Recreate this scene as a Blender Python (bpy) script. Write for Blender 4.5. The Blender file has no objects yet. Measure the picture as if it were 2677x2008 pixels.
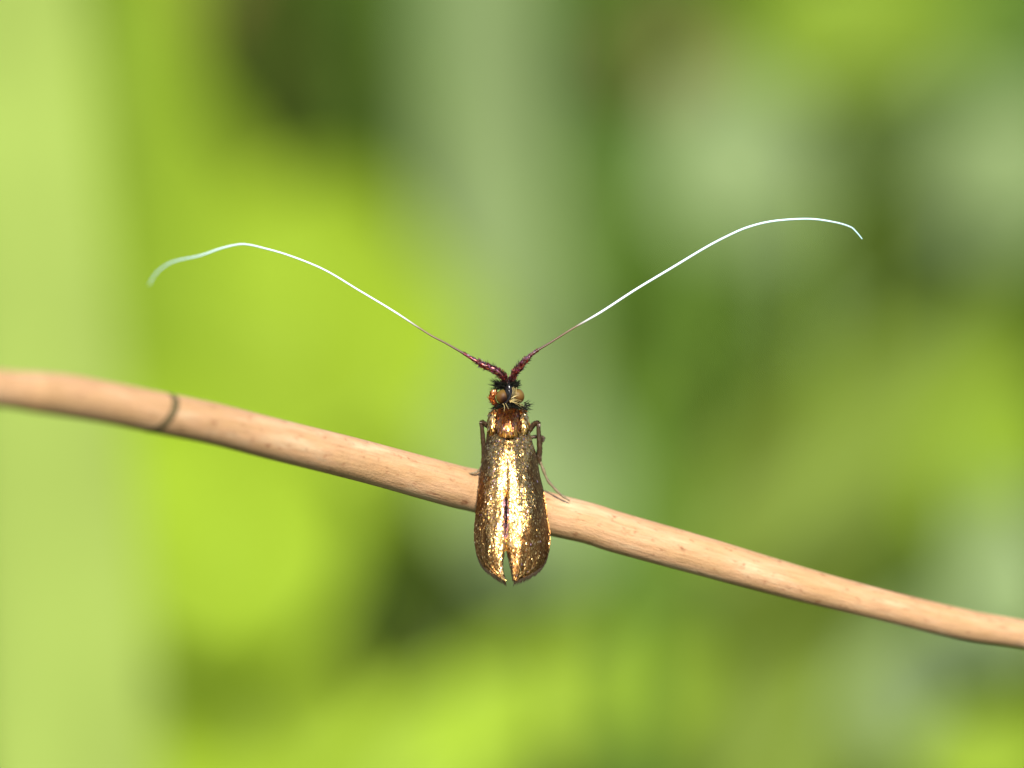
import bpy, math, random
from mathutils import Vector, Matrix, noise

# ------------------------------------------------------------------ scene, camera, light
# 1 unit = 1 cm (a macro photograph of a moth about 9 mm long)
sc = bpy.context.scene
col = sc.collection
sc.unit_settings.scale_length = 0.01
RND = random.Random(7)

PITCH = math.radians(18)          # the camera looks down by this much
DIST = 29.0                       # camera to subject
FRAME_W = 4.2                     # picture width at the subject
SUBJ_H = 28.0                     # subject above the ground
FX = Vector((1, 0, 0))
FY = Vector((0, math.sin(PITCH), math.cos(PITCH)))
FZ = Vector((0, -math.cos(PITCH), math.sin(PITCH)))
ROT = Matrix((FX, FY, FZ)).transposed()        # subject frame (x right, y up, z to the camera) -> world
ORG = Vector((0, 0, SUBJ_H))
S = FRAME_W / 2677.0                           # cm per photo pixel at the subject

cam_d = bpy.data.cameras.new('camera')
cam = bpy.data.objects.new('camera', cam_d)
col.objects.link(cam)
cam.matrix_world = Matrix.Translation(ORG + FZ * DIST) @ ROT.to_4x4()
cam_d.sensor_width = 36
cam_d.lens = 36 * DIST / FRAME_W
cam_d.clip_start = 1
cam_d.clip_end = 20000
cam_d.dof.use_dof = True
cam_d.dof.focus_distance = DIST - 0.075
cam_d.dof.aperture_fstop = 0.19
cam_d.dof.aperture_blades = 0
sc.camera = cam

SUN = (ROT @ Vector((0.10, 0.50, 0.86))).normalized()   # towards the sun
world = bpy.data.worlds.new('World')
sc.world = world
world.use_nodes = True
wn = world.node_tree
sky = wn.nodes.new('ShaderNodeTexSky')
sky.sky_type = 'NISHITA'
sky.sun_disc = False
sky.sun_elevation = math.asin(SUN.z)
sky.sun_rotation = -math.atan2(SUN.x, SUN.y)
bg = wn.nodes['Background']
bg.inputs['Strength'].default_value = 0.10
wn.links.new(sky.outputs[0], bg.inputs['Color'])

sun_d = bpy.data.lights.new('sun', 'SUN')
sun_d.energy = 4.2
sun_d.angle = math.radians(0.53)
sun_d.color = (1.0, 0.95, 0.86)
sun = bpy.data.objects.new('sun', sun_d)
col.objects.link(sun)
sun.rotation_euler = SUN.to_track_quat('Z', 'Y').to_euler()

sc.view_settings.view_transform = 'Standard'
sc.view_settings.look = 'None'
sc.view_settings.exposure = 1.0
sc.view_settings.gamma = 1.0
sc.view_settings.use_curve_mapping = False
sc.render.engine = 'CYCLES'
sc.cycles.use_denoising = True
sc.cycles.max_bounces = 8
sc.cycles.sample_clamp_indirect = 4.0


# ------------------------------------------------------------------ helpers
def px(u, v, z=0.0):
    """photo pixel + height towards the camera -> point in the subject frame"""
    k = S * (DIST - z) / DIST
    return Vector(((u - 1338.5) * k, (1004.0 - v) * k, z))


def wpt(p):
    return ORG + ROT @ p


def at(u, v, d):
    """overview pixel (2212 wide) at d cm behind the subject -> world point"""
    return wpt(px(u * 2677 / 2212, v * 2677 / 2212, -d))


class MB:
    def __init__(self):
        self.v, self.f, self.uv = [], [], None

    def add(self, verts, faces):
        b = len(self.v)
        self.v.extend(tuple(p) for p in verts)
        self.f.extend(tuple(i + b for i in f) for f in faces)

    def build(self, name, mat, parent=None, smooth=True, off=None):
        me = bpy.data.meshes.new(name)
        vs = self.v if off is None else [(p[0] - off[0], p[1] - off[1], p[2] - off[2]) for p in self.v]
        me.from_pydata(vs, [], self.f)
        me.validate()
        if smooth:
            me.polygons.foreach_set('use_smooth', [True] * len(me.polygons))
        me.materials.append(mat)
        o = bpy.data.objects.new(name, me)
        col.objects.link(o)
        if parent is not None:
            o.parent = parent
        return o


def tag(o, label=None, cat=None, group=None, kind=None):
    for k, val in (('label', label), ('category', cat), ('group', group), ('kind', kind)):
        if val:
            o[k] = val
    return o


def empty(name, loc=(0, 0, 0), rot=None):
    o = bpy.data.objects.new(name, None)
    col.objects.link(o)
    o.location = loc
    if rot is not None:
        o.rotation_euler = rot.to_euler()
    o.empty_display_size = 0.2
    return o


def catmull(pts, n):
    """pts: list of tuples; resampled to n points along a Catmull-Rom spline"""
    m = len(pts)
    P = [tuple(2 * a - b for a, b in zip(pts[0], pts[1]))] + list(pts) + [tuple(2 * a - b for a, b in zip(pts[-1], pts[-2]))]
    out = []
    for i in range(n):
        t = i / (n - 1) * (m - 1)
        k = min(int(t), m - 2)
        t -= k
        a, b, c, d = P[k:k + 4]
        out.append(tuple(0.5 * (2 * q + (r - p) * t + (2 * p - 5 * q + 4 * r - s) * t * t + (3 * q - p - 3 * r + s) * t ** 3)
                         for p, q, r, s in zip(a, b, c, d)))
    return out


def interp(tab, x):
    if x <= tab[0][0]:
        return tab[0][1]
    for (a, b), (c, d) in zip(tab, tab[1:]):
        if x <= c:
            return b + (d - b) * (x - a) / (c - a)
    return tab[-1][1]


def frames(pts, up=Vector((0, 0, 1))):
    out = []
    n0 = None
    for i, p in enumerate(pts):
        t = (pts[min(i + 1, len(pts) - 1)] - pts[max(i - 1, 0)]).normalized()
        if n0 is None:
            n0 = up - t * up.dot(t)
            if n0.length < 1e-4:
                n0 = t.orthogonal()
            n0.normalize()
        n0 = (n0 - t * n0.dot(t)).normalized()
        out.append((t, n0.copy(), t.cross(n0)))
    return out


def tube(mb, pts, rad, sides=8, cap=True, squash=None):
    fr = frames(pts)
    vs, fs = [], []
    for i, p in enumerate(pts):
        t, n, b = fr[i]
        for k in range(sides):
            a = 2 * math.pi * k / sides
            vs.append(p + n * (math.cos(a) * rad[i] * (squash or 1)) + b * (math.sin(a) * rad[i]))
    for i in range(len(pts) - 1):
        for k in range(sides):
            k2 = (k + 1) % sides
            fs.append((i * sides + k, i * sides + k2, (i + 1) * sides + k2, (i + 1) * sides + k))
    if cap:
        fs.append(tuple(reversed(range(sides))))
        fs.append(tuple((len(pts) - 1) * sides + k for k in range(sides)))
    mb.add(vs, fs)


def hair(mb, p, d, length, r, droop=Vector((0, 0, 0)), seg=4):
    d = d.normalized()
    pts = [p + d * (length * i / seg) + droop * (length * (i / seg) ** 2) for i in range(seg + 1)]
    rad = [r * (1 - 0.93 * (i / seg) ** 1.4) for i in range(seg + 1)]
    tube(mb, pts, rad, 4, cap=False)


def scale_leaf(mb, p, n, d, length, width, lift=0.0):
    """one flat insect scale: rooted at p, pointing along d, facing n"""
    b = n.cross(d).normalized()
    n = d.cross(b).normalized()
    p = p + n * lift
    h = width / 2
    camb = n * (-width * 0.10)
    mb.add([p + b * h * .5, p - b * h * .5,
            p - b * h + d * length * .35 + camb, p - b * h * .8 + d * length * .85 + camb, p + d * length + camb * .5,
            p + b * h * .8 + d * length * .85 + camb, p + b * h + d * length * .35 + camb, p + d * length * .5],
           [(0, 1, 7), (1, 2, 7), (2, 3, 7), (3, 4, 7), (4, 5, 7), (5, 6, 7), (6, 0, 7)])


# ------------------------------------------------------------------ materials
def mat_new(name):
    m = bpy.data.materials.new(name)
    m.use_nodes = True
    nt = m.node_tree
    return m, nt, nt.nodes['Principled BSDF'], nt.nodes, nt.links


def ramp(N, stops):
    r = N.new('ShaderNodeValToRGB')
    e = r.color_ramp.elements
    while len(e) < len(stops):
        e.new(0.5)
    for el, (pos, c) in zip(e, stops):
        el.position = pos
        el.color = (*c, 1)
    return r


def leaf_mat(name, c, trans=0.3, rough=0.45, var=0.25, scale=0.6, spec=0.1):
    m, nt, p, N, L = mat_new(name)
    tc = N.new('ShaderNodeTexCoord')
    nz = N.new('ShaderNodeTexNoise')
    nz.inputs['Scale'].default_value = scale
    nz.inputs['Detail'].default_value = 4
    L.new(tc.outputs['Object'], nz.inputs['Vector'])
    r = ramp(N, [(0.3, tuple(x * (1 - var) for x in c)), (0.7, tuple(x * (1 + var) for x in c))])
    L.new(nz.outputs[0], r.inputs[0])
    L.new(r.outputs[0], p.inputs['Base Color'])
    p.inputs['Roughness'].default_value = rough
    p.inputs['Specular IOR Level'].default_value = spec
    tr = N.new('ShaderNodeBsdfTranslucent')
    L.new(r.outputs[0], tr.inputs['Color'])
    mix = N.new('ShaderNodeMixShader')
    mix.inputs[0].default_value = trans
    L.new(p.outputs[0], mix.inputs[1])
    L.new(tr.outputs[0], mix.inputs[2])
    L.new(mix.outputs[0], N['Material Output'].inputs['Surface'])
    return m


M = {}
M['yellow'] = leaf_mat('fresh_leaf', (0.215, 0.315, 0.016))
M['pale'] = leaf_mat('pale_blade', (0.285, 0.375, 0.080), var=0.18)
M['grey'] = leaf_mat('grey_green_leaf', (0.145, 0.200, 0.075), var=0.12, trans=0.15)
M['mid'] = leaf_mat('green_leaf', (0.082, 0.155, 0.020))
M['lime'] = leaf_mat('lime_leaf', (0.15, 0.23, 0.010))
M['soft'] = leaf_mat('soft_green_leaf', (0.115, 0.195, 0.026))
M['olive'] = leaf_mat('olive_leaf', (0.112, 0.165, 0.012), var=0.12)
M['dark'] = leaf_mat('shade_dark_leaf', (0.030, 0.046, 0.006), trans=0.08, rough=0.8, spec=0.04)  # dark base colour put in for the shade of the background gaps
M['brown'] = leaf_mat('withered_leaf', (0.10, 0.065, 0.02), trans=0.1)


def metal_mat(name, stops, rough=0.32, island=True, edge=None):
    m, nt, p, N, L = mat_new(name)
    g = N.new('ShaderNodeNewGeometry')
    r = ramp(N, stops)
    L.new(g.outputs['Random Per Island'], r.inputs[0])
    L.new(r.outputs[0], p.inputs['Base Color'])
    p.inputs['Metallic'].default_value = 1.0
    p.inputs['Roughness'].default_value = rough
    return m


M['gold'] = metal_mat('gold_scale', [(0, (0.30, 0.145, 0.040)), (0.3, (0.56, 0.32, 0.085)), (0.65, (0.78, 0.51, 0.175)), (0.85, (0.66, 0.47, 0.22)), (1, (0.40, 0.19, 0.11))], 0.30)
M['bronze'] = metal_mat('bronze_scale', [(0, (0.095, 0.036, 0.011)), (0.5, (0.165, 0.074, 0.022)), (0.9, (0.235, 0.122, 0.038)), (1, (0.42, 0.26, 0.09))], 0.36)  # bronze, also darkened to paint the dim reflections of the wing sides
M['violet'] = metal_mat('violet_scale', [(0, (0.42, 0.20, 0.24)), (0.5, (0.55, 0.32, 0.42)), (1, (0.62, 0.42, 0.25))], 0.36)
M['copper'] = metal_mat('copper_scale', [(0, (0.42, 0.14, 0.04)), (0.3, (0.72, 0.32, 0.07)), (0.65, (0.88, 0.46, 0.10)), (0.85, (0.45, 0.20, 0.16)), (1, (0.30, 0.10, 0.10))], 0.33)
M['purple'] = metal_mat('purple_scale', [(0, (0.22, 0.04, 0.06)), (0.35, (0.45, 0.11, 0.12)), (0.6, (0.75, 0.38, 0.30)), (0.8, (0.42, 0.16, 0.30)), (1, (0.90, 0.65, 0.52))], 0.36)
M['maroon'] = metal_mat('maroon_scale', [(0, (0.05, 0.015, 0.012)), (0.5, (0.12, 0.035, 0.03)), (0.85, (0.24, 0.09, 0.08)), (1, (0.55, 0.30, 0.18))], 0.36)
M['orange'] = metal_mat('orange_scale', [(0, (0.38, 0.09, 0.025)), (0.5, (0.58, 0.20, 0.06)), (1, (0.70, 0.40, 0.22))], 0.4)


def plain(name, c, rough=0.5, spec=0.5, metal=0.0, coat=0.0):
    m, nt, p, N, L = mat_new(name)
    tc = N.new('ShaderNodeTexCoord')
    nz = N.new('ShaderNodeTexNoise')
    nz.inputs['Scale'].default_value = 60
    L.new(tc.outputs['Object'], nz.inputs['Vector'])
    r = ramp(N, [(0.3, tuple(x * 0.75 for x in c)), (0.7, tuple(min(1, x * 1.25) for x in c))])
    L.new(nz.outputs[0], r.inputs[0])
    L.new(r.outputs[0], p.inputs['Base Color'])
    p.inputs['Roughness'].default_value = rough
    p.inputs['Specular IOR Level'].default_value = spec
    p.inputs['Metallic'].default_value = metal
    p.inputs['Coat Weight'].default_value = coat
    p.inputs['Coat Roughness'].default_value = 0.1
    return m


M['wing'] = plain('wing_membrane', (0.09, 0.045, 0.016), 0.45, metal=0.5)
M['cuticle'] = plain('black_cuticle', (0.008, 0.006, 0.006), 0.2, 0.35)
M['black_hair'] = plain('black_hair', (0.008, 0.008, 0.005), 0.6, 0.08)
M['buff_hair'] = plain('buff_hair', (0.33, 0.25, 0.09), 0.45)
M['leg'] = plain('leg_scale', (0.055, 0.030, 0.013), 0.36, 0.5, 0.3)
M['tarsus'] = plain('tarsus_scale', (0.20, 0.15, 0.08), 0.4, 0.5, 0.2)
M['fringe'] = plain('fringe_hair', (0.030, 0.018, 0.007), 0.6, 0.15, 0.0)
M['soil'] = leaf_mat('soil_moss', (0.045, 0.065, 0.016), trans=0.0, rough=0.9, var=0.5, scale=0.12)
M['ring'] = plain('dark_ring', (0.10, 0.075, 0.035), 0.8, 0.1)


def antenna_mat():
    m, nt, p, N, L = mat_new('antenna_thread')
    a = N.new('ShaderNodeAttribute')
    a.attribute_name = 'along'
    r = ramp(N, [(0.0, (0.10, 0.03, 0.03)), (0.05, (0.075, 0.035, 0.022)), (0.12, (0.11, 0.062, 0.03)), (0.165, (0.15, 0.10, 0.055)), (0.235, (0.68, 0.73, 0.73)), (0.6, (0.58, 0.72, 0.74)), (1.0, (0.34, 0.50, 0.50))])
    L.new(a.outputs['Fac'], r.inputs[0])
    L.new(r.outputs[0], p.inputs['Base Color'])
    p.inputs['Roughness'].default_value = 0.35
    return m


M['antenna'] = antenna_mat()


def eye_mat(name, pup):
    m, nt, p, N, L = mat_new(name)
    tc = N.new('ShaderNodeTexCoord')
    d = N.new('ShaderNodeVectorMath')
    d.operation = 'DISTANCE'
    d.inputs[1].default_value = pup
    L.new(tc.outputs['Object'], d.inputs[0])
    r = ramp(N, [(0.0, (0.008, 0.003, 0.002)), (0.25, (0.02, 0.006, 0.002)), (0.6, (0.085, 0.036, 0.006)), (1.0, (0.125, 0.072, 0.015))])
    mul = N.new('ShaderNodeMath')
    mul.operation = 'MULTIPLY'
    mul.inputs[1].default_value = 1 / 0.040
    L.new(d.outputs['Value'], mul.inputs[0])
    L.new(mul.outputs[0], r.inputs[0])
    L.new(r.outputs[0], p.inputs['Base Color'])
    p.inputs['Roughness'].default_value = 0.5
    p.inputs['Specular IOR Level'].default_value = 0.2
    v = N.new('ShaderNodeTexVoronoi')
    v.inputs['Scale'].default_value = 420
    L.new(tc.outputs['Object'], v.inputs['Vector'])
    b = N.new('ShaderNodeBump')
    b.inputs['Strength'].default_value = 0.25
    b.inputs['Distance'].default_value = 0.001
    L.new(v.outputs['Distance'], b.inputs['Height'])
    L.new(b.outputs[0], p.inputs['Normal'])
    p.inputs['Coat Weight'].default_value = 0.0
    return m


def stalk_mat():
    m, nt, p, N, L = mat_new('dry_stalk')
    uv = N.new('ShaderNodeUVMap')

    def nz(sx, sy, scale, detail=4, off=0.0):
        mp = N.new('ShaderNodeMapping')
        mp.inputs['Scale'].default_value = (sx, sy, 1)
        mp.inputs['Location'].default_value = (off, off * 2, 0)
        L.new(uv.outputs[0], mp.inputs['Vector'])
        n = N.new('ShaderNodeTexNoise')
        n.inputs['Scale'].default_value = scale
        n.inputs['Detail'].default_value = detail
        n.inputs['Roughness'].default_value = 0.6
        L.new(mp.outputs[0], n.inputs['Vector'])
        return n
    # UV: x = cm along, y = cm around
    blotch = nz(3.0, 11, 1.0, 6)
    fibre = nz(7, 60, 1.0, 5, 3.0)
    spots = nz(20, 26, 1.0, 2, 7.0)
    grain = nz(60, 110, 1.0, 3, 11.0)
    c1 = ramp(N, [(0.26, (0.335, 0.185, 0.085)), (0.42, (0.375, 0.225, 0.112)), (0.55, (0.41, 0.242, 0.13)), (0.64, (0.435, 0.29, 0.165)), (0.82, (0.52, 0.38, 0.25))])
    L.new(blotch.outputs[0], c1.inputs[0])
    c2 = ramp(N, [(0.30, (0.80, 0.76, 0.71)), (0.5, (1, 1, 1)), (0.72, (1.09, 1.08, 1.05))])
    L.new(fibre.outputs[0], c2.inputs[0])
    mx = N.new('ShaderNodeMix')
    mx.data_type = 'RGBA'
    mx.blend_type = 'MULTIPLY'
    mx.inputs['Factor'].default_value = 0.9
    L.new(c1.outputs[0], mx.inputs['A'])
    L.new(c2.outputs[0], mx.inputs['B'])
    c3 = ramp(N, [(0.24, (0.45, 0.30, 0.26)), (0.36, (0.92, 0.86, 0.84)), (0.42, (1, 1, 1)), (0.70, (1.08, 1.04, 1.0))])
    L.new(spots.outputs[0], c3.inputs[0])
    mx2 = N.new('ShaderNodeMix')
    mx2.data_type = 'RGBA'
    mx2.blend_type = 'MULTIPLY'
    mx2.inputs['Factor'].default_value = 0.8
    L.new(mx.outputs['Result'], mx2.inputs['A'])
    L.new(c3.outputs[0], mx2.inputs['B'])
    L.new(mx2.outputs['Result'], p.inputs['Base Color'])
    p.inputs['Roughness'].default_value = 0.7
    p.inputs['Specular IOR Level'].default_value = 0.12
    add = N.new('ShaderNodeMath')
    add.operation = 'ADD'
    L.new(fibre.outputs[0], add.inputs[0])
    L.new(grain.outputs[0], add.inputs[1])
    b = N.new('ShaderNodeBump')
    b.inputs['Strength'].default_value = 0.8
    b.inputs['Distance'].default_value = 0.004
    L.new(add.outputs[0], b.inputs['Height'])
    L.new(b.outputs[0], p.inputs['Normal'])
    return m


M['stalk'] = stalk_mat()

# ------------------------------------------------------------------ ground
mb = MB()
G = 24
ext = [-9000, -3000, -900, -400] + [-200 + 400 * i / G for i in range(G + 1)] + [400, 900, 3000, 9000]
n = len(ext)
for j, y in enumerate(ext):
    for i, x in enumerate(ext):
        mb.v.append((x, y, 1.2 * (noise.noise(Vector((x * .03, y * .03, 0))) - .2)))
for j in range(n - 1):
    for i in range(n - 1):
        mb.f.append((j * n + i, j * n + i + 1, (j + 1) * n + i + 1, (j + 1) * n + i))
tag(mb.build('ground', M['soil']), kind='structure')


def grass_mass(name, label, mat, count, region, hrange, wrange, seed):
    """loose meadow growth nobody could count"""
    r = random.Random(seed)
    mb = MB()
    for _ in range(count):
        x, y = region(r)
        h = r.uniform(*hrange)
        w = r.uniform(*wrange)
        a = r.uniform(-1.1, 1.1)
        lx, ly = r.gauss(0, .35) * h, r.gauss(0, .35) * h
        s = Vector((math.cos(a), math.sin(a), 0)) * w / 2
        b0 = Vector((x, y, -0.3))
        pts = [b0 + Vector((lx * t * t, ly * t * t, h * (t - .18 * t * t))) for t in (0, .35, .7, 1)]
        ws = (0.8, 1.0, .7, .05)
        vs = []
        for q, k in zip(pts, ws):
            vs += [q - s * k, q + s * k]
        mb.add(vs, [(0, 1, 3, 2), (2, 3, 5, 4), (4, 5, 7, 6)])
    return tag(mb.build(name, mat), label, 'grass', kind='stuff')


def far_region(r):
    return r.uniform(-75, 75), 38 + 130 * r.random() ** 1.3


def side_region(r):
    while True:
        x, y = r.uniform(-70, 70), r.uniform(-20, 45)
        if abs(x) > 9 + max(0, y) * .1:
            return x, y


grass_mass('meadow_grass', 'dense dark green meadow growth far behind the dry stalk', M['mid'], 5200, far_region, (14, 30), (.6, 1.6), 1)
grass_mass('meadow_grass', 'sparse olive grass growing among the far meadow growth', M['olive'], 1500, far_region, (14, 28), (.5, 1.2), 2)
grass_mass('meadow_grass', 'meadow grass growing on both sides of the dry stalk', M['mid'], 2200, side_region, (10, 22), (.4, .9), 3)

grass_mass('short_grass', 'short green grass on the ground below the dry stalk', M['mid'], 2600, lambda r: (r.uniform(-16, 16), r.uniform(-22, 42)), (3, 9), (.25, .6), 4)


# ------------------------------------------------------------------ plants behind the moth
VIEW = FZ.copy()


def blade(name, label, mat, u, v, d, width, lean=0.0, lean_y=0.05, up=10.0, yaw=0.0, group=None, tip=True, bend=0.0, cat='grass blade'):
    """an upright grass blade rooted in the ground that passes the given point"""
    p0 = at(u, v, d)
    base = Vector((p0.x - math.tan(lean) * p0.z, p0.y - lean_y * p0.z, -0.2))
    t0 = (p0 - base)
    L0 = t0.length
    t0.normalize()
    total = L0 + up
    k = 26
    root = empty(name, (base.x, base.y, 0))
    pts = []
    for i in range(k + 1):
        s_ = total * i / k
        q = base + t0 * s_
        e = max(0, (s_ - L0) / max(up, .01))
        q += Vector((bend * up * e * e, 0.0, -abs(bend) * .4 * up * e * e))
        pts.append(q)
    side = Vector((math.cos(yaw), math.sin(yaw), 0))
    mb = MB()
    fs = []
    for i, q in enumerate(pts):
        f = i / k
        w = width * (0.75 + 0.25 * min(1, f * 3)) * (min(1, (1 - f) * 3.2 + .02) if tip else 1) * .5
        t = (pts[min(i + 1, k)] - pts[max(i - 1, 0)]).normalized()
        sd = (side - t * side.dot(t)).normalized()
        nn = sd.cross(t).normalized()
        if nn.y > 0:
            nn = -nn
        wob = 0.03 * width * math.sin(f * 17)
        mb.v += [tuple(q - sd * w + nn * (.16 * w + wob) - Vector((base.x, base.y, 0))),
                 tuple(q - sd * w * .5 + nn * .05 * w - Vector((base.x, base.y, 0))),
                 tuple(q - nn * .05 * w - Vector((base.x, base.y, 0))),
                 tuple(q + sd * w * .5 + nn * .05 * w - Vector((base.x, base.y, 0))),
                 tuple(q + sd * w + nn * (.16 * w - wob) - Vector((base.x, base.y, 0)))]
        if i:
            b = (i - 1) * 5
            for c in range(4):
                mb.f.append((b + c, b + c + 1, b + c + 6, b + c + 5))
    o = mb.build('leaf_blade', mat, root)
    sm = o.modifiers.new('thickness', 'SOLIDIFY')
    sm.thickness = 0.02
    # the sheath that holds the blade at its foot
    sb = MB()
    tube(sb, [Vector((0, 0, -.3)) + t0 * (L0 * .28 * i / 5) for i in range(6)], [width * .16 * (1 - .08 * i) for i in range(6)], 8)
    sb.build('sheath', mat, root)
    return tag(root, label, cat, group)


def leaf_mesh(mb, base, axis, normal, length, width, cup=0.12, droop=0.12, shape=1.0):
    side = normal.cross(axis).normalized()
    normal = axis.cross(side).normalized()
    nl, nw = 12, 3
    rows = []
    for i in range(nl + 1):
        f = i / nl
        w = width * .5 * (math.sin(math.pi * f ** (0.8 * shape)) ** 0.75 if 0 < f < 1 else 0.0) + .004
        c = base + axis * (length * f) - normal * (droop * length * f * f)
        row = []
        for j in range(-nw, nw + 1):
            g = j / nw
            sw = 1 + 0.04 * math.sin(i * 2.1 + j)
            row.append(c + side * (w * g * sw) + normal * (cup * width * abs(g) ** 1.3 + .02 * width * math.sin(i * 1.7 + g * 3)))
        rows.append(row)
    vs = [p for r_ in rows for p in r_]
    k = 2 * nw + 1
    fs = [(i * k + j, i * k + j + 1, (i + 1) * k + j + 1, (i + 1) * k + j) for i in range(nl) for j in range(k - 1)]
    mb.add(vs, fs)


SPX = FRAME_W / 2212


def plant(name, label, stem_mat, u_stem, d_stem, leaves, group=None, cat='plant', lean=0.0):
    """a leafy plant: a stem rooted in the ground and leaves (u, v, d, w, h, angle, tilt_up, material) centred in the picture"""
    vmid = leaves[0][1]
    p = at(u_stem, vmid, d_stem)
    base = Vector((p.x - lean * p.z, p.y, 0))
    root = empty(name, base)
    tops = []
    parts = []
    for (u, v, d, w, h, ang, tilt, mat) in leaves:
        c = at(u, v, d)
        k = SPX * (DIST + d) / DIST
        length, width = h * k, w * k
        a = math.radians(ang)                       # 0 = tip straight up in the picture
        axis = (FX * math.sin(a) + FY * math.cos(a)).normalized()
        normal = (FZ * math.cos(math.radians(tilt)) + FY * math.sin(math.radians(tilt))).normalized()
        axis = (axis - normal * axis.dot(normal)).normalized()
        b = c - axis * length * .5
        mb = MB()
        leaf_mesh(mb, b, axis, normal, length, width)
        parts.append((mb, mat, b, axis))
        tops.append(b)
    top = max(q.z for q in tops) + .2
    path = []
    for i in range(9):
        f = i / 8
        path.append(Vector((base.x + lean * top * f + .15 * math.sin(f * 5 + u_stem), base.y + .1 * math.sin(f * 4), -0.2 + (top + .2) * f)))
    sb = MB()
    tube(sb, path, [.16 * (1 - .55 * i / 8) for i in range(9)], 8)
    sb.build('stem', stem_mat, root, off=base)
    for mb, mat, b, axis in parts:
        zz = max(1.0, min(b.z - 1.2, top))
        f = (zz + .2) / (top + .2)
        s0 = Vector((base.x + lean * top * f, base.y, zz))
        o = mb.build('leaf', mat, root, off=base)
        sm = o.modifiers.new('thickness', 'SOLIDIFY')
        sm.thickness = 0.02
        pb = MB()
        mid = (s0 + b) / 2 - axis * (.1 * (b - s0).length) + Vector((0, 0, .2))
        ctr = [Vector(q) for q in catmull([tuple(s0), tuple(mid), tuple(b), tuple(b + axis * .25)], 9)]
        tube(pb, ctr, [.045 * (1 - .05 * i) for i in range(9)], 6)
        pb.build('leaf_stalk', mat, o, off=base)
    return tag(root, label, cat, group)


Y, P_, G_, M_, O_, D_, B_, S_, L_ = (M[k] for k in ('yellow', 'pale', 'grey', 'mid', 'olive', 'dark', 'brown', 'soft', 'lime'))


def kk(d):
    return SPX * (DIST + d) / DIST


blade('grass_blade', 'broad pale green blade standing upright behind the dark ring of the dry stalk', P_, 95, 830, 10.5, 400 * kk(10.5), lean=-0.045, lean_y=.12, up=9, yaw=0.05)
blade('grass_blade', 'yellow green blade close beside the broad pale blade', L_, 330, 400, 18, 300 * kk(18), lean=-0.02, lean_y=.35, up=7, yaw=0.1)
blade('reed_blade', 'pale grey green upright blade behind the meeting point of the antennae', G_, 1060, 400, 25, 290 * kk(25), lean=-0.06, lean_y=.34, up=9, yaw=0.1)
blade('grass_blade', 'narrow mid green blade beside the pale grey green upright blade', M_, 1385, 720, 14, 120 * kk(14), lean=0.02, up=3.2, yaw=0.4)
blade('grass_blade', 'green blade rising behind the white part of the rising antenna', S_, 1500, 850, 19, 260 * kk(19), lean=0.12, lean_y=.2, up=1.5, yaw=0.2)

plant('broad_leaved_plant', 'plant with large sunlit yellow green leaves behind the drooping antenna', Y, 620, 20, [
    (650, 690, 19, 680, 800, 14, 25, Y),
    (470, 1120, 17, 560, 800, -14, 25, Y),
    (860, 880, 22, 420, 760, 15, 22, Y),
    (400, 500, 22, 380, 700, 0, 22, Y)])
plant('low_leafy_plant', 'low plant with bright leaves under the dark gap below the stalk', Y, 900, 18, [
    (480, 1560, 17, 560, 700, -50, 22, Y),
    (1230, 1510, 18, 300, 620, 76, 14, Y),
    (900, 1660, 16, 340, 560, 40, 12, Y)])
plant('shade_gap_plant', 'plant coloured dark as the shade of the gap beside the broad pale blade', D_, 600, 26, [  # dark leaves added to paint the shade seen between nearer plants
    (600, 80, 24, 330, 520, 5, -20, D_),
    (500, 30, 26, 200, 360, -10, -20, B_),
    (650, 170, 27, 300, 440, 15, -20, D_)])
plant('shade_gap_plant', 'plant coloured dark as the shade of the gap below the moth', D_, 900, 21, [
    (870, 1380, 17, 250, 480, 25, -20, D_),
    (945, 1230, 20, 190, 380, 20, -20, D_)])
plant('soft_leaved_plant', 'plant with soft green leaves behind the body of the moth', S_, 1150, 21, [
    (1130, 1000, 20, 380, 640, -10, 25, G_),
    (1180, 1250, 21, 360, 520, 20, 25, S_),
    (1400, 1250, 21, 340, 520, 20, 15, S_)])
plant('pale_leaved_plant', 'plant with rounded pale grey leaves behind the tip of the rising antenna', G_, 1700, 24, [
    (1590, 340, 22, 370, 420, 0, 6, G_),
    (2170, 310, 25, 380, 460, 10, 0, G_),
    (2180, 70, 25, 260, 260, -10, 0, M_)])
plant('bright_leaved_plant', 'plant with one bright leaf and one withered leaf above the rising antenna', Y, 1800, 25, [
    (1860, 30, 24, 290, 600, 80, 0, L_),
    (1440, 110, 23, 170, 210, 60, 10, B_)])
plant('shade_gap_plant', 'plant coloured dark as the shade between the pale grey leaves', D_, 1900, 29, [
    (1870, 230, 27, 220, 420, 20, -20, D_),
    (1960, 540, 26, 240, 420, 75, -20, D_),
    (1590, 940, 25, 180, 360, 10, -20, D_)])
plant('olive_leaved_plant', 'plant with long slanting olive leaves above the thin end of the stalk', O_, 1700, 23, [
    (1860, 960, 21, 330, 1150, 50, 12, O_),
    (2150, 980, 19, 330, 440, 20, 0, L_),
    (1720, 1290, 22, 480, 760, 42, 12, O_),
    (1690, 1580, 20, 420, 560, 20, 12, O_)])
plant('pale_leaved_plant', 'plant with grey green leaves under the thin end of the stalk', G_, 2100, 19, [
    (2170, 1240, 16, 240, 400, 0, 5, G_),
    (1990, 1480, 17, 300, 440, 30, 5, G_),
    (2150, 1640, 15, 220, 420, 80, 14, Y)])


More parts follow.
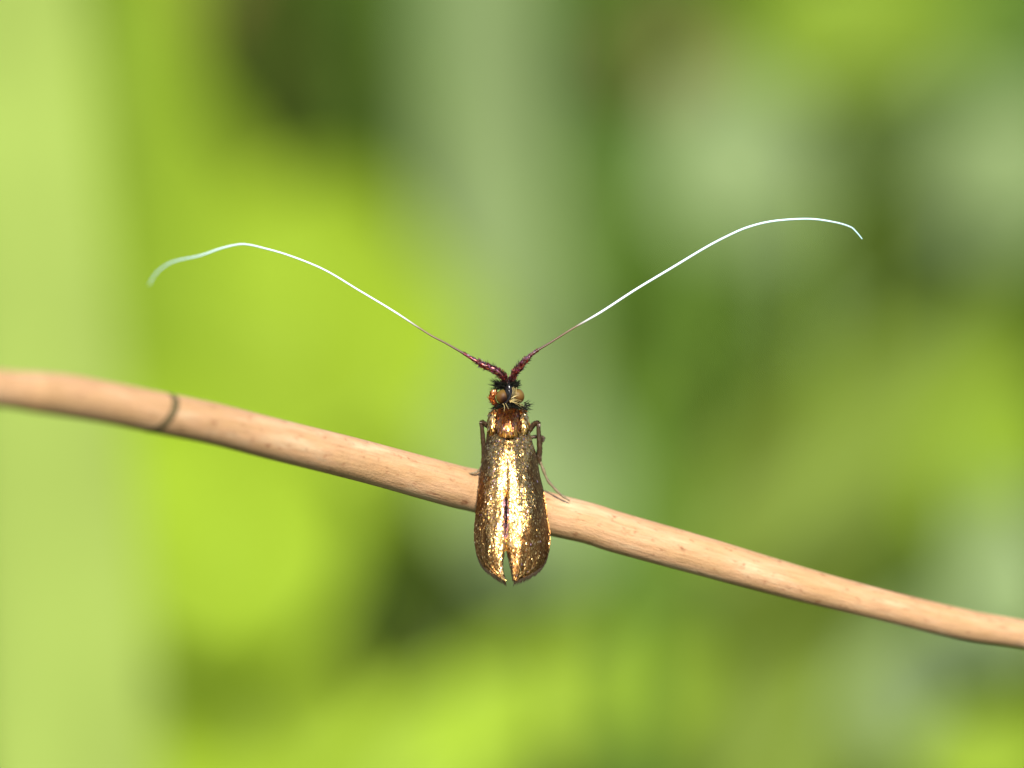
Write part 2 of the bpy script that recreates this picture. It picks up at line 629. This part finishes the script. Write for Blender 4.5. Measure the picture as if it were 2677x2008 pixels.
# ------------------------------------------------------------------ the dry stalk
# (photo x, centre y, half thickness, height towards the camera)
ST = [(-700, 1010, 54, 2.35), (-300, 990, 50, 1.78), (0, 1016, 47, 1.35), (100, 1026, 52, 1.22), (190, 1037, 54, 1.09), (300, 1056, 53, .94),
      (411, 1078, 53.5, .79), (560, 1108, 53.5, .59), (700, 1144, 54, .41), (950, 1206, 54.5, .12), (1180, 1268.5, 55.5, -.075), (1260, 1288, 56, -.115),
      (1420, 1339, 56, -.125), (1540, 1368.5, 54, -.12), (1621, 1394, 54, -.12), (1843, 1456, 51.5, -.14), (2100, 1529, 45.5, -.20), (2306, 1582, 41.5, -.28),
      (2520, 1633, 41, -.38), (2677, 1659, 38, -.46), (3000, 1720, 36, -.62), (3400, 1830, 33, -.85)]
cp = [(*px(u, v, z), r * S) for u, v, r, z in ST]
first, last = cp[0], cp[-1]
# the thick end arches down to the ground, the thin end droops
lead = []
g_dir = ROT.inverted() @ Vector((0, 0, -1))
for f in (1.0, .8, .6, .4, .2):
    drop = 27.6 * f ** 1.25
    q = Vector(first[:3]) + Vector((-1.9 * f ** .55 * 2, 0, 0)) + Vector((0, 0, 1.2 * f)) + g_dir * drop
    lead.append((*q, .085 + .05 * f))
trail = []
for f in (.3, .6, 1.0):
    q = Vector(last[:3]) + Vector((4.5 * f, 0, -.6 * f)) + g_dir * (1.6 * f + 2.4 * f * f)
    trail.append((*q, .052 * (1 - .75 * f)))
allp = lead + cp + trail
SN, SS = 420, 40
res = catmull(allp, SN)
root_pt = wpt(Vector(res[0][:3]))
stalk = empty('dry_stalk', root_pt, ROT)
off = Vector(res[0][:3])
pts = [Vector(q[:3]) for q in res]
fr = frames(pts)
vs, fs, uvs = [], [], []
along = [0.0]
for a, b in zip(pts, pts[1:]):
    along.append(along[-1] + (b - a).length)


def stalk_r(i, a, s):
    r = res[i][3]
    r *= 1 + .012 * noise.noise(Vector((s * 1.3, math.cos(a) * .8, math.sin(a) * .8)))
    r *= 1 + .007 * noise.noise(Vector((s * .8, math.cos(a) * 5, math.sin(a) * 5)))
    r *= 1 + .006 * noise.noise(Vector((s * 5, math.cos(a) * 2, math.sin(a) * 2)))
    return r


for i, p in enumerate(pts):
    t, nn, bb = fr[i]
    for k in range(SS):
        a = 2 * math.pi * k / SS
        r = stalk_r(i, a, along[i])
        vs.append(p + nn * math.cos(a) * r + bb * math.sin(a) * r - off)
me = bpy.data.meshes.new('stem')
for i in range(SN - 1):
    for k in range(SS):
        k2 = (k + 1) % SS
        fs.append((i * SS + k, i * SS + k2, (i + 1) * SS + k2, (i + 1) * SS + k))
        for (ii, kk) in ((i, k), (i, k + 1), (i + 1, k + 1), (i + 1, k)):
            uvs += [along[ii], kk / SS * .55]
fs.append(tuple((SN - 1) * SS + k for k in range(SS)))
uvs += [0.0] * (2 * SS)
me.from_pydata([tuple(q) for q in vs], [], fs)
ul = me.uv_layers.new(name='UVMap')
ul.data.foreach_set('uv', uvs)
me.polygons.foreach_set('use_smooth', [True] * len(me.polygons))
me.materials.append(M['stalk'])
so = bpy.data.objects.new('stem', me)
col.objects.link(so)
so.parent = stalk
# the dark tilted ring round the stalk
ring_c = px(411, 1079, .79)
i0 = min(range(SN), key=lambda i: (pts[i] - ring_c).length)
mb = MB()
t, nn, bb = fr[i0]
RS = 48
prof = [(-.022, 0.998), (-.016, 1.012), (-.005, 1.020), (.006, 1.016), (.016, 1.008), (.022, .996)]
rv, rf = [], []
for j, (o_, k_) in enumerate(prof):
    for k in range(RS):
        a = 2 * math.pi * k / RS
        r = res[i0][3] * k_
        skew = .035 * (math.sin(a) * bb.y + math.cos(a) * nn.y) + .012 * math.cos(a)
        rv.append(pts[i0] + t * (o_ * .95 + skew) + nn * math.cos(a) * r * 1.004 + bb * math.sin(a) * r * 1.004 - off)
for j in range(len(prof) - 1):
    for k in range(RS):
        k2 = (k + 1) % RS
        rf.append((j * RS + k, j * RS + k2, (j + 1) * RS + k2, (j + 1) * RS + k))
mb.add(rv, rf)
ro = mb.build('dark_ring', M['ring'], stalk)
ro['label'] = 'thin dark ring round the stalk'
tag(stalk, 'dry tan plant stalk with one dark ring, carrying the moth', 'stalk')


# ------------------------------------------------------------------ the moth
MOFF = px(1328, 1300, -.03)
moth = empty('moth', wpt(MOFF), ROT)
tag(moth, 'small golden moth with very long white antennae clinging to the dry stalk', 'moth')


def mbuild(mb, name, mat, parent, smooth=True):
    return mb.build(name, mat, parent, smooth, off=MOFF)


# body: head, neck, thorax and abdomen as one continuous surface: (v, u, half width px, z centre, half depth cm)
BODY = [(994, 1329, 3, .050, .006), (997, 1329, 9, .050, .018), (1003, 1330, 13, .048, .028), (1012, 1331, 14, .046, .036), (1024, 1332, 17, .042, .042), (1036, 1333, 21, .036, .046),
        (1048, 1333, 25, .030, .046), (1057, 1331, 27, .030, .042), (1064, 1330, 24, .034, .046), (1074, 1329, 26, .042, .066), (1090, 1328, 29, .070, .070),
        (1106, 1328, 30, .074, .076), (1122, 1328, 28, .074, .074), (1135, 1328, 23, .068, .068), (1145, 1328, 15, .05, .06), (1152, 1328, 12, .02, .07), (1165, 1328, 30, .014, .05), (1200, 1328, 46, .012, .05),
        (1260, 1328, 50, .010, .045), (1330, 1328, 48, .010, .042), (1390, 1328, 36, .010, .036), (1425, 1328, 18, .010, .022), (1434, 1328, 4, .010, .006)]
bres = catmull(BODY, 110)
mb = MB()
BS = 32


def body_pt(row, a):
    v, u, hw, zc, hd = row
    c = px(u, v, 0)
    return Vector((c.x + math.sin(a) * max(hw, 1) * S, c.y, zc + math.cos(a) * max(hd, .003) + .15 * max(0, v - 1150) * S))


bv = [body_pt(row, 2 * math.pi * k / BS) for row in bres for k in range(BS)]
bf = [(i * BS + k, (i + 1) * BS + k, (i + 1) * BS + (k + 1) % BS, i * BS + (k + 1) % BS) for i in range(len(bres) - 1) for k in range(BS)]
bf.append(tuple(range(BS)))
bf.append(tuple(reversed([(len(bres) - 1) * BS + k for k in range(BS)])))
mb.add(bv, bf)
body = mbuild(mb, 'body', M['cuticle'], moth)


def body_row(v):
    for a, b in zip(bres, bres[1:]):
        if a[0] <= v <= b[0]:
            f = (v - a[0]) / max(1e-6, b[0] - a[0])
            return tuple(x + (y - x) * f for x, y in zip(a, b))
    return bres[-1]


def body_frame(v, a):
    p = body_pt(body_row(v), a)
    du = body_pt(body_row(v), a + .05) - body_pt(body_row(v), a - .05)
    dv = body_pt(body_row(min(v + 3, 1430)), a) - body_pt(body_row(max(v - 3, 995)), a)
    nrm = dv.cross(du).normalized()
    if nrm.dot(Vector((math.sin(a), 0, math.cos(a)))) < 0:
        nrm = -nrm
    return p, nrm, dv.normalized()


def jitter(r, n, d, tilt, sd, roll):
    """tip a scale's normal about its own axes"""
    b = n.cross(d).normalized()
    q = Matrix.Rotation(r.gauss(tilt, sd), 3, b) @ Matrix.Rotation(r.gauss(0, roll), 3, d)
    return (q @ n).normalized(), (q @ d).normalized()


r = random.Random(21)
mb, mb_side = MB(), MB()
for _ in range(1700):
    v = r.uniform(1060, 1139)
    a = r.uniform(-1.5, 1.5)
    p, nn, d = body_frame(v, a)
    yaw = r.gauss(0, .12)
    d = (d + nn.cross(d) * yaw).normalized()
    n2, d2 = jitter(r, nn, d, -.10, .14, .20)
    flank = abs(a) > 1.1 + .2 * r.random() or v > 1134
    scale_leaf(mb_side if flank else mb, p, n2, d2, r.uniform(.018, .036) * (.7 if v > 1125 else 1), r.uniform(.005, .009), .002)
tag(mbuild(mb, 'thorax_scale', M['copper'], body, False), 'long copper scales covering the thorax', kind='stuff')
tag(mbuild(mb_side, 'flank_scale', M['maroon'], body, False), 'dark maroon scales edging the thorax', kind='stuff')

# wings ----------------------------------------------------------------------
L_OUT = [(1071, 1299), (1086, 1284), (1102, 1278), (1125, 1275), (1158, 1271), (1190, 1265), (1201, 1261), (1264, 1254), (1328, 1246.5), (1370, 1241.5), (1391, 1240.5),
         (1410, 1241), (1423, 1243), (1440, 1246), (1454, 1251), (1468, 1258), (1478, 1266), (1488, 1277), (1495, 1288), (1502, 1298), (1507, 1306), (1512, 1318)]
L_IN = [(1071, 1304), (1090, 1306), (1120, 1312), (1146, 1327), (1201, 1325), (1264, 1324), (1300, 1321), (1328, 1318.5), (1360, 1321), (1391, 1323.5), (1430, 1322), (1438, 1319), (1450, 1314.5), (1470, 1313), (1486, 1313.5), (1500, 1315.5), (1512, 1319)]
R_OUT = [(1071, 1369), (1086, 1378), (1106, 1382), (1133, 1384), (1166, 1393), (1184, 1400), (1201, 1403), (1243, 1410), (1275, 1418), (1311, 1426), (1349, 1431), (1387, 1437), (1408, 1438), (1422, 1437),
         (1437, 1434), (1452, 1430), (1465, 1424), (1477, 1416), (1486, 1407), (1495, 1393), (1503, 1376), (1509, 1361), (1513, 1347)]
R_IN = [(1071, 1358), (1090, 1354), (1120, 1346), (1146, 1329), (1201, 1326), (1264, 1325), (1300, 1325), (1328, 1327), (1350, 1328), (1370, 1325.5), (1391, 1324.5), (1430, 1323.5), (1440, 1325), (1456, 1331), (1475, 1335.5), (1490, 1339), (1505, 1342), (1513, 1349)]


def smooth_tab(tab, x):
    h = 5
    return sum(interp(tab, x + k * h / 2) for k in (-2, -1, 0, 1, 2)) / 5


class Wing:
    def __init__(self, out, inn, sgn, v1):
        self.out, self.inn, self.sgn, self.v0, self.v1 = out, inn, sgn, 1071, v1

    def pt(self, t, w):
        v = self.v0 + (self.v1 - self.v0) * t
        f = interp if v > 1495 else smooth_tab
        uo, ui = f(self.out, v), f(self.inn, v)
        u = ui + (uo - ui) * w
        c = px(u, v, 0)
        # roof-shaped rest: high along the seam, falling to the costa
        lim = 100.0
        hw = interp([(1071, 62), (1150, 70), (1250, 84), (1390, 104), (1450, 104), (1513, 90)], v)
        e = min(1, abs(u - 1328) / hw)
        ridge = interp([(1071, .085), (1110, .100), (1146, .112), (1175, .122), (1250, .122), (1350, .108), (1420, .090), (1470, .072), (1513, .055)], v)
        z = -.02 + (ridge + .02) * max(0, 1 - e ** 1.75) ** 0.62
        z += .15 * max(0, v - 1150) * S
        # the thorax carries the wing bases; the tips spread and twist a little
        z += .010 * math.sin(u * .085 + v * .021) * max(0, (v - 1290) / 220) * (1 - e)
        z += .006 * noise.noise(Vector((u * .03, v * .012, self.sgn)))
        z += .0008 * math.sin(w * 25 + 2.5 * noise.noise(Vector((v * .012, w * 2, 5 + self.sgn)))) * min(1, max(0, (v - 1140) / 60))
        z -= .012 * math.exp(-((u - 1323) / 7.0) ** 2) * max(0, min(1, (v - 1170) / 120))
        return Vector((c.x, c.y, z))

    def frame(self, t, w):
        e = .006
        p = self.pt(t, w)
        dt = (self.pt(min(1, t + e), w) - self.pt(max(0, t - e), w))
        dw = (self.pt(t, min(1, w + .03)) - self.pt(t, max(0, w - .03)))
        nn = dt.cross(dw)
        if nn.length < 1e-12:
            nn = Vector((0, 0, 1))
        nn.normalize()
        if nn.z < 0:
            nn = -nn
        return p, nn, dt.normalized()


GOLD_L = [(1071, 1290), (1150, 1286), (1250, 1284), (1330, 1272), (1380, 1277), (1440, 1290), (1500, 1310)]  # edge of the gold band; scales beyond it carry painted dimmer reflections
GOLD_R = [(1071, 1380), (1150, 1384), (1230, 1380), (1300, 1384), (1345, 1382), (1372, 1368), (1400, 1357), (1450, 1351), (1480, 1338), (1513, 1330)]


def wing(out, inn, sgn, v1, seed):
    W = Wing(out, inn, sgn, v1)
    mb = MB()
    nt_, nw_ = 90, 22
    vs = [W.pt(i / nt_, j / nw_) for i in range(nt_ + 1) for j in range(nw_ + 1)]
    vs = [p - Vector((0, 0, .003)) for p in vs]
    k = nw_ + 1
    fs = [(i * k + j, i * k + j + 1, (i + 1) * k + j + 1, (i + 1) * k + j) for i in range(nt_) for j in range(nw_)]
    mb.add(vs, fs)
    o = mbuild(mb, 'forewing', M['wing'], moth)
    sm = o.modifiers.new('thickness', 'SOLIDIFY')
    sm.thickness = .003
    r = random.Random(seed)
    groups = {'gold': MB(), 'bronze': MB(), 'violet': MB()}
    cnt = 0
    while cnt < 17000:
        t, w = r.random(), r.random() ** .85
        v = W.v0 + (v1 - W.v0) * t
        uo, ui = interp(out, v), interp(inn, v)
        if r.random() > abs(uo - ui) / 112:
            continue
        cnt += 1
        p, nn, d = W.frame(t, w)
        u = ui + (uo - ui) * w
        b = nn.cross(d).normalized()
        # scales fan out towards the wing margin near the tip
        fan = sgn * .0
        d = (d + b * r.gauss(fan, .12)).normalized()
        n2, d2 = jitter(r, nn, d, -.11, .14, .19)
        tipf = max(0, (v - 1400) / 110)
        ln = r.uniform(.0080, .0125) * (1 + .5 * tipf)
        wd = r.uniform(.0040, .0062) * (1 - .2 * tipf)
        nzv = noise.noise(Vector((u * .035, v * .02, 3.3 + sgn)))
        lim = interp(GOLD_L if sgn < 0 else GOLD_R, v)
        outside = (u - lim) * sgn + 14 * nzv
        pb = min(.96, max(.04, .5 + outside / 22))
        if sgn > 0 and v > 1425 and w < .22 + .25 * r.random():
            pb = .9
        key = 'bronze' if r.random() < pb else 'gold'
        if 1300 < v < 1400 and abs(u - 1322) < 7 + 3 * nzv and r.random() < .8:
            key = 'violet'
        elif key == 'gold' and r.random() < .04:
            key = 'violet'
        if key == 'bronze':
            calm = min(1, max(0, outside / 30))
            n2, d2 = jitter(r, nn, d, -.08, .11 - .065 * calm, .15 - .09 * calm)
            wd *= .85
            ln *= 1.1
        scale_leaf(groups[key], p, n2, d2, ln, wd, .0015)
    for key, g in groups.items():
        tag(mbuild(g, key + '_scale', M[key], o, False), kind='stuff')
    # fringe of hair-like scales round the tip
    fb = MB()
    for _ in range(1500):
        if r.random() < .70:
            t = r.uniform((1395 - W.v0) / (v1 - W.v0), 1)
            w = 1.0 - .03 * r.random()
        else:
            t = r.uniform((1440 - W.v0) / (v1 - W.v0), 1)
            w = .03 * r.random()
        p, nn, d = W.frame(t, w)
        v = W.v0 + (v1 - W.v0) * t
        outd = Vector((sgn if w > .5 else -sgn, 0, 0))
        dd = Vector((0, -1, 0)) + outd * (r.uniform(.05, .35) if w > .5 else r.uniform(-.15, .35)) + Vector((0, 0, r.uniform(-.15, .1)))
        if w > .5:
            dd += d * .8
        ln = r.uniform(.014, .034) * (.75 + .65 * (v - 1395) / 118) * (0.7 if w < .5 else .85)
        hair(fb, p - dd.normalized() * .008, dd, ln, .0022, Vector((0, -.08, 0)), 3)
    tag(mbuild(fb, 'fringe', M['fringe'], o), kind='stuff')
    # tegula: the scaly lobe over the wing base
    return o


wing(L_OUT, L_IN, -1, 1512, 31)
wing(R_OUT, R_IN, 1, 1513, 32)


def tegula(cu, cv, hw, hh, rot, seed):
    mb = MB()
    c = px(cu, cv, .058)
    na, nb = 14, 20
    ca, sa = math.cos(rot), math.sin(rot)

    def pt(th, ph):
        x, y, z = math.sin(th) * math.cos(ph) * hw * S, math.sin(th) * math.sin(ph) * hh * S, math.cos(th) * .035
        return c + Vector((x * ca - y * sa, x * sa + y * ca, z))
    vs = [pt(math.pi * .62 * i / na + .001, 2 * math.pi * j / nb) for i in range(na + 1) for j in range(nb)]
    fs = [(i * nb + j, (i + 1) * nb + j, (i + 1) * nb + (j + 1) % nb, i * nb + (j + 1) % nb) for i in range(na) for j in range(nb)]
    mb.add(vs, fs)
    o = mbuild(mb, 'tegula', M['wing'], moth)
    r = random.Random(seed)
    sb = MB()
    for _ in range(420):
        th, ph = math.acos(1 - r.random() * 1.2), r.uniform(0, 2 * math.pi)
        p = pt(th, ph)
        nn = (pt(th, ph) - c)
        nn = Vector((nn.x / (hw * S) ** 2, nn.y / (hh * S) ** 2, nn.z / .035 ** 2)).normalized()
        d = Vector((0, -1, 0)) + Vector((r.gauss(0, .25), 0, 0))
        d = (d - nn * d.dot(nn)).normalized()
        n2, d2 = jitter(r, nn, d, -.12, .18, .25)
        scale_leaf(sb, p, n2, d2, r.uniform(.012, .022), r.uniform(.005, .009), .001)
    tag(mbuild(sb, 'gold_scale', M['gold'], o, False), kind='stuff')


tegula(1291, 1104, 16, 34, math.radians(-8), 41)
tegula(1366, 1104, 16, 34, math.radians(9), 42)


# eyes -----------------------------------------------------------------------
def eye(u, v, z, r_px, pup, squash):
    c = px(u, v, z)
    mb = MB()
    na, nb = 24, 36
    R_ = r_px * S
    vs = []
    for i in range(na + 1):
        th = math.pi * i / na
        for j in range(nb):
            ph = 2 * math.pi * j / nb
            q = Vector((math.sin(th) * math.cos(ph) * squash[0], math.cos(th) * squash[1], math.sin(th) * math.sin(ph) * squash[2])) * R_
            q = Matrix.Rotation(squash[3], 3, 'Z') @ q
            vs.append(q)
    fs = [(i * nb + j, i * nb + (j + 1) % nb, (i + 1) * nb + (j + 1) % nb, (i + 1) * nb + j) for i in range(na) for j in range(nb)]
    mb.add(vs, fs)
    pv = Vector(pup) * R_
    o = mb.build('eye', eye_mat('compound_eye', pv), moth)
    o.location = c - MOFF
    return o


eye(1314.5, 1037, .055, 18.5, (.25, -.50, .80), (.95, 1.03, .95, -.5))
eye(1353, 1035.5, .045, 19.0, (.2, -.9, .3), (.93, 1.05, .95, .25))
# smooth black rim round the inner side of the eye
mb = MB()
rim = [px(1322, 1012, .088), px(1331, 1022, .094), px(1334, 1034, .094), px(1330, 1045, .092), px(1322, 1053, .086), px(1311, 1058, .078)]
rim = [Vector(q) for q in catmull([tuple(q) for q in rim], 20)]
tube(mb, rim, [.0028 + .0025 * math.sin(math.pi * i / 19) for i in range(20)], 8)
mbuild(mb, 'eye_rim', M['cuticle'], moth)

# hair -----------------------------------------------------------------------
r = random.Random(5)
hb = MB()
for _ in range(110):      # crown tuft
    a = r.uniform(-1, 1)
    u, v = 1330 + a * 17, 1003 + abs(a) * 5 + r.uniform(-3, 8)
    p = px(u, v, .055 + r.uniform(-.02, .03))
    d = Vector((a * 1.3 + r.gauss(0, .35), .75 + r.gauss(0, .4), r.gauss(.2, .4)))
    hair(hb, p, d, r.uniform(.018, .038), .0019, Vector((a * .1, -.1, 0)))
for _ in range(75):      # tuft in front of the pale eye
    p = px(r.uniform(1305, 1318), r.uniform(1002, 1018), .05 + r.uniform(-.02, .02))
    d = Vector((-1, r.gauss(.25, .35), r.gauss(0, .3)))
    hair(hb, p, d, r.uniform(.025, .056), .0018, Vector((0, .12, 0)))
for _ in range(30):
    p = px(r.uniform(1346, 1352), r.uniform(1002, 1014), .04 + r.uniform(-.02, .02))
    d = Vector((.7, r.gauss(.7, .3), r.gauss(0, .3)))
    hair(hb, p, d, r.uniform(.015, .03), .0015)
for _ in range(150):      # collar
    a = r.uniform(-1, 1)
    p = px(1333 + a * 34, 1061 + 6 * abs(a) ** 2 * (1 if a > 0 else .6) + r.uniform(-5, 3), .085 - .07 * abs(a) ** 2)
    d = Vector((a * 1.2 + r.gauss(0, .3), -.25 + r.gauss(0, .3), .45 - .5 * abs(a) + r.gauss(0, .25)))
    hair(hb, p, d, r.uniform(.014, .030), .0021)
for _ in range(26):
    p = px(r.uniform(1368, 1376), r.uniform(1052, 1072), .03)
    hair(hb, p, Vector((1, r.gauss(-.05, .3), 0)), r.uniform(.018, .038), .0018, Vector((0, .12, 0)))
for _ in range(16):
    p = px(r.uniform(1296, 1303), r.uniform(1060, 1072), .03)
    hair(hb, p, Vector((-1, r.gauss(-.1, .3), 0)), r.uniform(.018, .034), .0018)
mbuild(hb, 'black_hair', M['black_hair'], moth)
tag(bpy.data.objects['black_hair'], 'black bristly hair of the crown and collar', kind='stuff')

fb = MB()


def strand(p0, p1, p2, w=.0021):
    q = [Vector(x) for x in catmull([tuple(px(*p0)), tuple(px(*p1)), tuple(px(*p2))], 9)]
    tube(fb, q, [w * (1 - .75 * i / 8) for i in range(9)], 5, cap=False)


for k in range(4):        # strands falling over the other eye
    f = k / 3
    strand((1340 + 10 * f + r.uniform(-1, 1), 1011 + 4 * r.random(), .08), (1340 + 10 * f, 1027 + 4 * r.random(), .096), (1335 + 14 * f + r.uniform(-2, 2), 1045 - 6 * f, .088), .0012)
for k in range(9):       # strands combed over the collar
    f = k / 8
    strand((1329 + 8 * r.random(), 1049 + r.uniform(-3, 4), .093), (1346 + 4 * f + r.uniform(-3, 3), 1042 + 14 * f + r.uniform(-2, 2), .098), (1368 + r.uniform(-6, 7), 1050 + 18 * f + r.uniform(-3, 3), .06), .0012)
for k in range(4):
    strand((1336 + 2 * k, 1042 - k, .094), (1343 + 3 * k, 1036 - k * .6, .092), (1347 + 3 * k, 1032 + r.uniform(-3, 3), .086), .0014)
strand((1315, 1056, .086), (1318.5, 1062, .112), (1318, 1076, .118), .0022)
strand((1322, 1055, .09), (1325, 1061, .112), (1330, 1070, .118), .0016)
mbuild(fb, 'buff_hair', M['buff_hair'], moth)
tag(bpy.data.objects['buff_hair'], 'straw coloured hair combed over one eye', kind='stuff')


# antennae -------------------------------------------------------------------
def cover_tube(mb, path, rad, count, r, ln, wd, tilt, sd):
    fr_ = frames(path)
    for _ in range(count):
        f = r.random() * (len(path) - 1)
        i = min(int(f), len(path) - 2)
        k = f - i
        c = path[i].lerp(path[i + 1], k)
        t, n_, b_ = fr_[i]
        a = r.uniform(0, 2 * math.pi)
        nn = (n_ * math.cos(a) + b_ * math.sin(a)).normalized()
        rr = rad[i] + (rad[i + 1] - rad[i]) * k
        n2, d2 = jitter(r, nn, t, -tilt, sd, .25)
        scale_leaf(mb, c + nn * rr * .9, n2, d2, r.uniform(*ln), r.uniform(*wd))


def antenna(thread, base, seed):
    tp = [tuple(px(u, v, z)) + (rr * S,) for u, v, z, rr in thread]
    n_ = 700
    q = catmull(tp, n_)
    path = [Vector(x[:3]) for x in q]
    seg = 0.0
    rad, al = [], [0.0]
    for a, b in zip(path, path[1:]):
        al.append(al[-1] + (b - a).length)
    for i in range(n_):
        rad.append(q[i][3] * .9 * (1 + .10 * math.sin(al[i] / .0085 * 2 * math.pi) * (1 if al[i] < .45 else .35)))
    mb = MB()
    tube(mb, path, rad, 8)
    o = mbuild(mb, 'antenna', M['antenna'], moth)
    at_ = o.data.attributes.new('along', 'FLOAT', 'POINT')
    vals = []
    for i in range(n_):
        vals += [al[i] / al[-1]] * 8
    at_.data.foreach_set('value', vals)
    r = random.Random(seed)
    bp = catmull([tuple(px(u, v, z)) + (rr * S,) for u, v, z, rr in base], 40)
    path = [Vector(x[:3]) for x in bp]
    rad = [x[3] for x in bp]
    mb = MB()
    tube(mb, path, rad, 12)
    bo = mbuild(mb, 'scape', M['maroon'], o)
    mb = MB()
    cover_tube(mb, path[:30], rad[:30], 330, r, (.012, .022), (.006, .010), .42, .28)
    cover_tube(mb, path[28:], rad[28:], 130, r, (.009, .015), (.004, .007), .22, .15)
    tag(mbuild(mb, 'purple_scale', M['purple'], o, False), 'raised purple copper scales on the thick antenna base', kind='stuff')
    hb = MB()
    for _ in range(60):
        i = r.randrange(3, 32)
        t, n1, b1 = frames(path)[i]
        a = r.uniform(0, 6.28)
        d = n1 * math.cos(a) + b1 * math.sin(a) + t * r.uniform(.4, 1.2)
        hair(hb, path[i], d, rad[i] + r.uniform(.010, .024), .0016)
    tag(mbuild(hb, 'bristle', M['black_hair'], o), kind='stuff')
    return o


antenna([(1262, 954, .075, 5.0), (1236, 938, .075, 4.2), (1205, 920, .075, 3.4), (1165, 897, .075, 2.8), (1118.5, 872, .075, 2.6), (1028, 813, .08, 2.7), (938, 759, .09, 2.6), (847, 705, .11, 2.6), (757, 668.5, .14, 2.7),
         (690, 649, .19, 2.7), (650, 640, .23, 2.7), (621, 639.5, .27, 2.7), (576, 650, .34, 2.6), (522, 668.5, .43, 2.5), (454, 684, .56, 2.1), (418, 705, .66, 1.6), (400, 726, .72, 1.3), (390, 745, .76, 1.0)],
        [(1323, 1004, .06, 6.2), (1320, 991, .068, 7.6), (1315, 984, .072, 6.6), (1308, 977, .074, 7.6), (1298, 970, .075, 8.8), (1284, 962, .075, 8.0), (1266, 955.5, .075, 6.4), (1248, 946, .075, 5.2), (1230, 935, .075, 4.0), (1212, 924, .075, 2.6)], 51)
antenna([(1368, 946, .075, 5.0), (1381, 933, .075, 4.6), (1405, 916, .075, 3.7), (1440, 895, .075, 3.0), (1494, 861, .075, 2.9), (1571, 816, .075, 3.2), (1662, 757, .07, 3.4), (1752, 703, .065, 3.4), (1842.5, 648.5, .06, 3.3), (1900, 618, .055, 3.2), (1955.5, 594, .05, 3.2),
         (2023, 578, .045, 3.1), (2114, 572.5, .04, 3.0), (2181, 581, .035, 2.7), (2222, 593, .03, 2.4), (2238, 606, .03, 2.2), (2254, 625, .03, 1.7)],
        [(1337, 1002, .06, 5.8), (1339, 990, .068, 6.6), (1343, 980, .072, 5.8), (1348, 973, .074, 6.6), (1355, 963, .075, 7.0), (1364, 952, .075, 6.2), (1374, 941, .075, 5.2), (1388, 928.5, .075, 3.8), (1402, 918, .075, 2.4)], 52)

# palp -----------------------------------------------------------------------
pp = catmull([tuple(px(u, v, z)) + (rr * S,) for u, v, z, rr in
              [(1303, 1066, .02, 4.5), (1297, 1058, .035, 6), (1290, 1049, .045, 8), (1287, 1041, .05, 8.5), (1288, 1034, .052, 7.5), (1290, 1029, .05, 5.5), (1292, 1026, .045, 2.5)]], 24)
path, rad = [Vector(x[:3]) for x in pp], [x[3] for x in pp]
mb = MB()
tube(mb, path, rad, 12)
po = mbuild(mb, 'palp', M['orange'], moth)
po['label'] = 'orange scaly palp beside the eye'
mb = MB()
cover_tube(mb, path, rad, 260, random.Random(61), (.010, .018), (.005, .008), .18, .2)
tag(mbuild(mb, 'orange_scale', M['orange'], po, False), kind='stuff')


# legs -----------------------------------------------------------------------
def leg(upper, lower, seed):
    r = random.Random(seed)
    q = catmull([tuple(px(u, v, z)) + (rr * S,) for u, v, z, rr in upper], 60)
    path, rad = [Vector(x[:3]) for x in q], [x[3] * .98 for x in q]
    mb = MB()
    tube(mb, path, rad, 12)
    o = mbuild(mb, 'leg', M['leg'], moth)
    sb = MB()
    cover_tube(sb, path, rad, 420, r, (.010, .016), (.004, .007), .08, .10)
    tag(mbuild(sb, 'leg_scale', M['leg'], o, False), kind='stuff')
    if lower:
        q = catmull([tuple(px(u, v, z)) + (rr * S,) for u, v, z, rr in lower], 60)
        path = [Vector(x[:3]) for x in q]
        rad = [x[3] * 1.15 * (1 + .16 * math.sin(i / 60 * 2 * math.pi * 5)) for i, x in enumerate(q)]
        mb = MB()
        tube(mb, path, rad, 8)
        # paired claws
        d = (path[-1] - path[-3]).normalized()
        for s_ in (-1, 1):
            hair(mb, path[-1], d + Vector((0, .5 * s_, -.2)), .014, .0018, Vector((0, 0, -.4)))
        mbuild(mb, 'tarsus', M['tarsus'], o)
    return o


leg([(1300, 1126, .03, 6), (1276, 1114, .03, 6.5), (1265, 1106, .035, 5.5), (1260.5, 1107, .035, 4.5), (1260, 1118, .03, 5), (1262, 1140, .02, 6.2), (1264, 1165, .01, 6.2), (1264, 1190, 0, 5.2), (1263, 1212, -.01, 4)],
    [(1263, 1210, -.01, 3.0), (1258, 1222, -.02, 2.8), (1250, 1232, -.028, 2.6), (1240, 1236.5, -.03, 2.4), (1229, 1238, -.035, 1.8)], 71)
leg([(1360, 1146, .01, 7), (1384, 1124, .01, 7.2), (1395, 1110, .015, 6.2), (1404, 1106, .02, 4.6), (1407, 1114, .02, 5.2), (1408.5, 1140, .012, 6.0), (1410.5, 1170, .002, 7.2), (1410, 1192, -.005, 6.6), (1410, 1208, -.01, 4.6)],
    [(1411, 1206, -.01, 3.2), (1418, 1222, -.015, 3.4), (1431, 1254, -.025, 3.2), (1448, 1275, -.032, 3.1), (1468, 1295, -.04, 2.8), (1486, 1307.5, -.045, 2.0)], 72)
leg([(1370, 1150, -.03, 5), (1392, 1143, -.03, 4.5), (1411, 1143, -.03, 4.2), (1417, 1146, -.03, 4.2), (1414, 1158, -.035, 4.8), (1405, 1190, -.04, 4.8), (1396, 1215, -.05, 4)],
    [(1397, 1213, -.05, 2.8), (1388, 1240, -.055, 2.6), (1378, 1275, -.05, 2.4), (1366, 1296, -.045, 2.2)], 73)
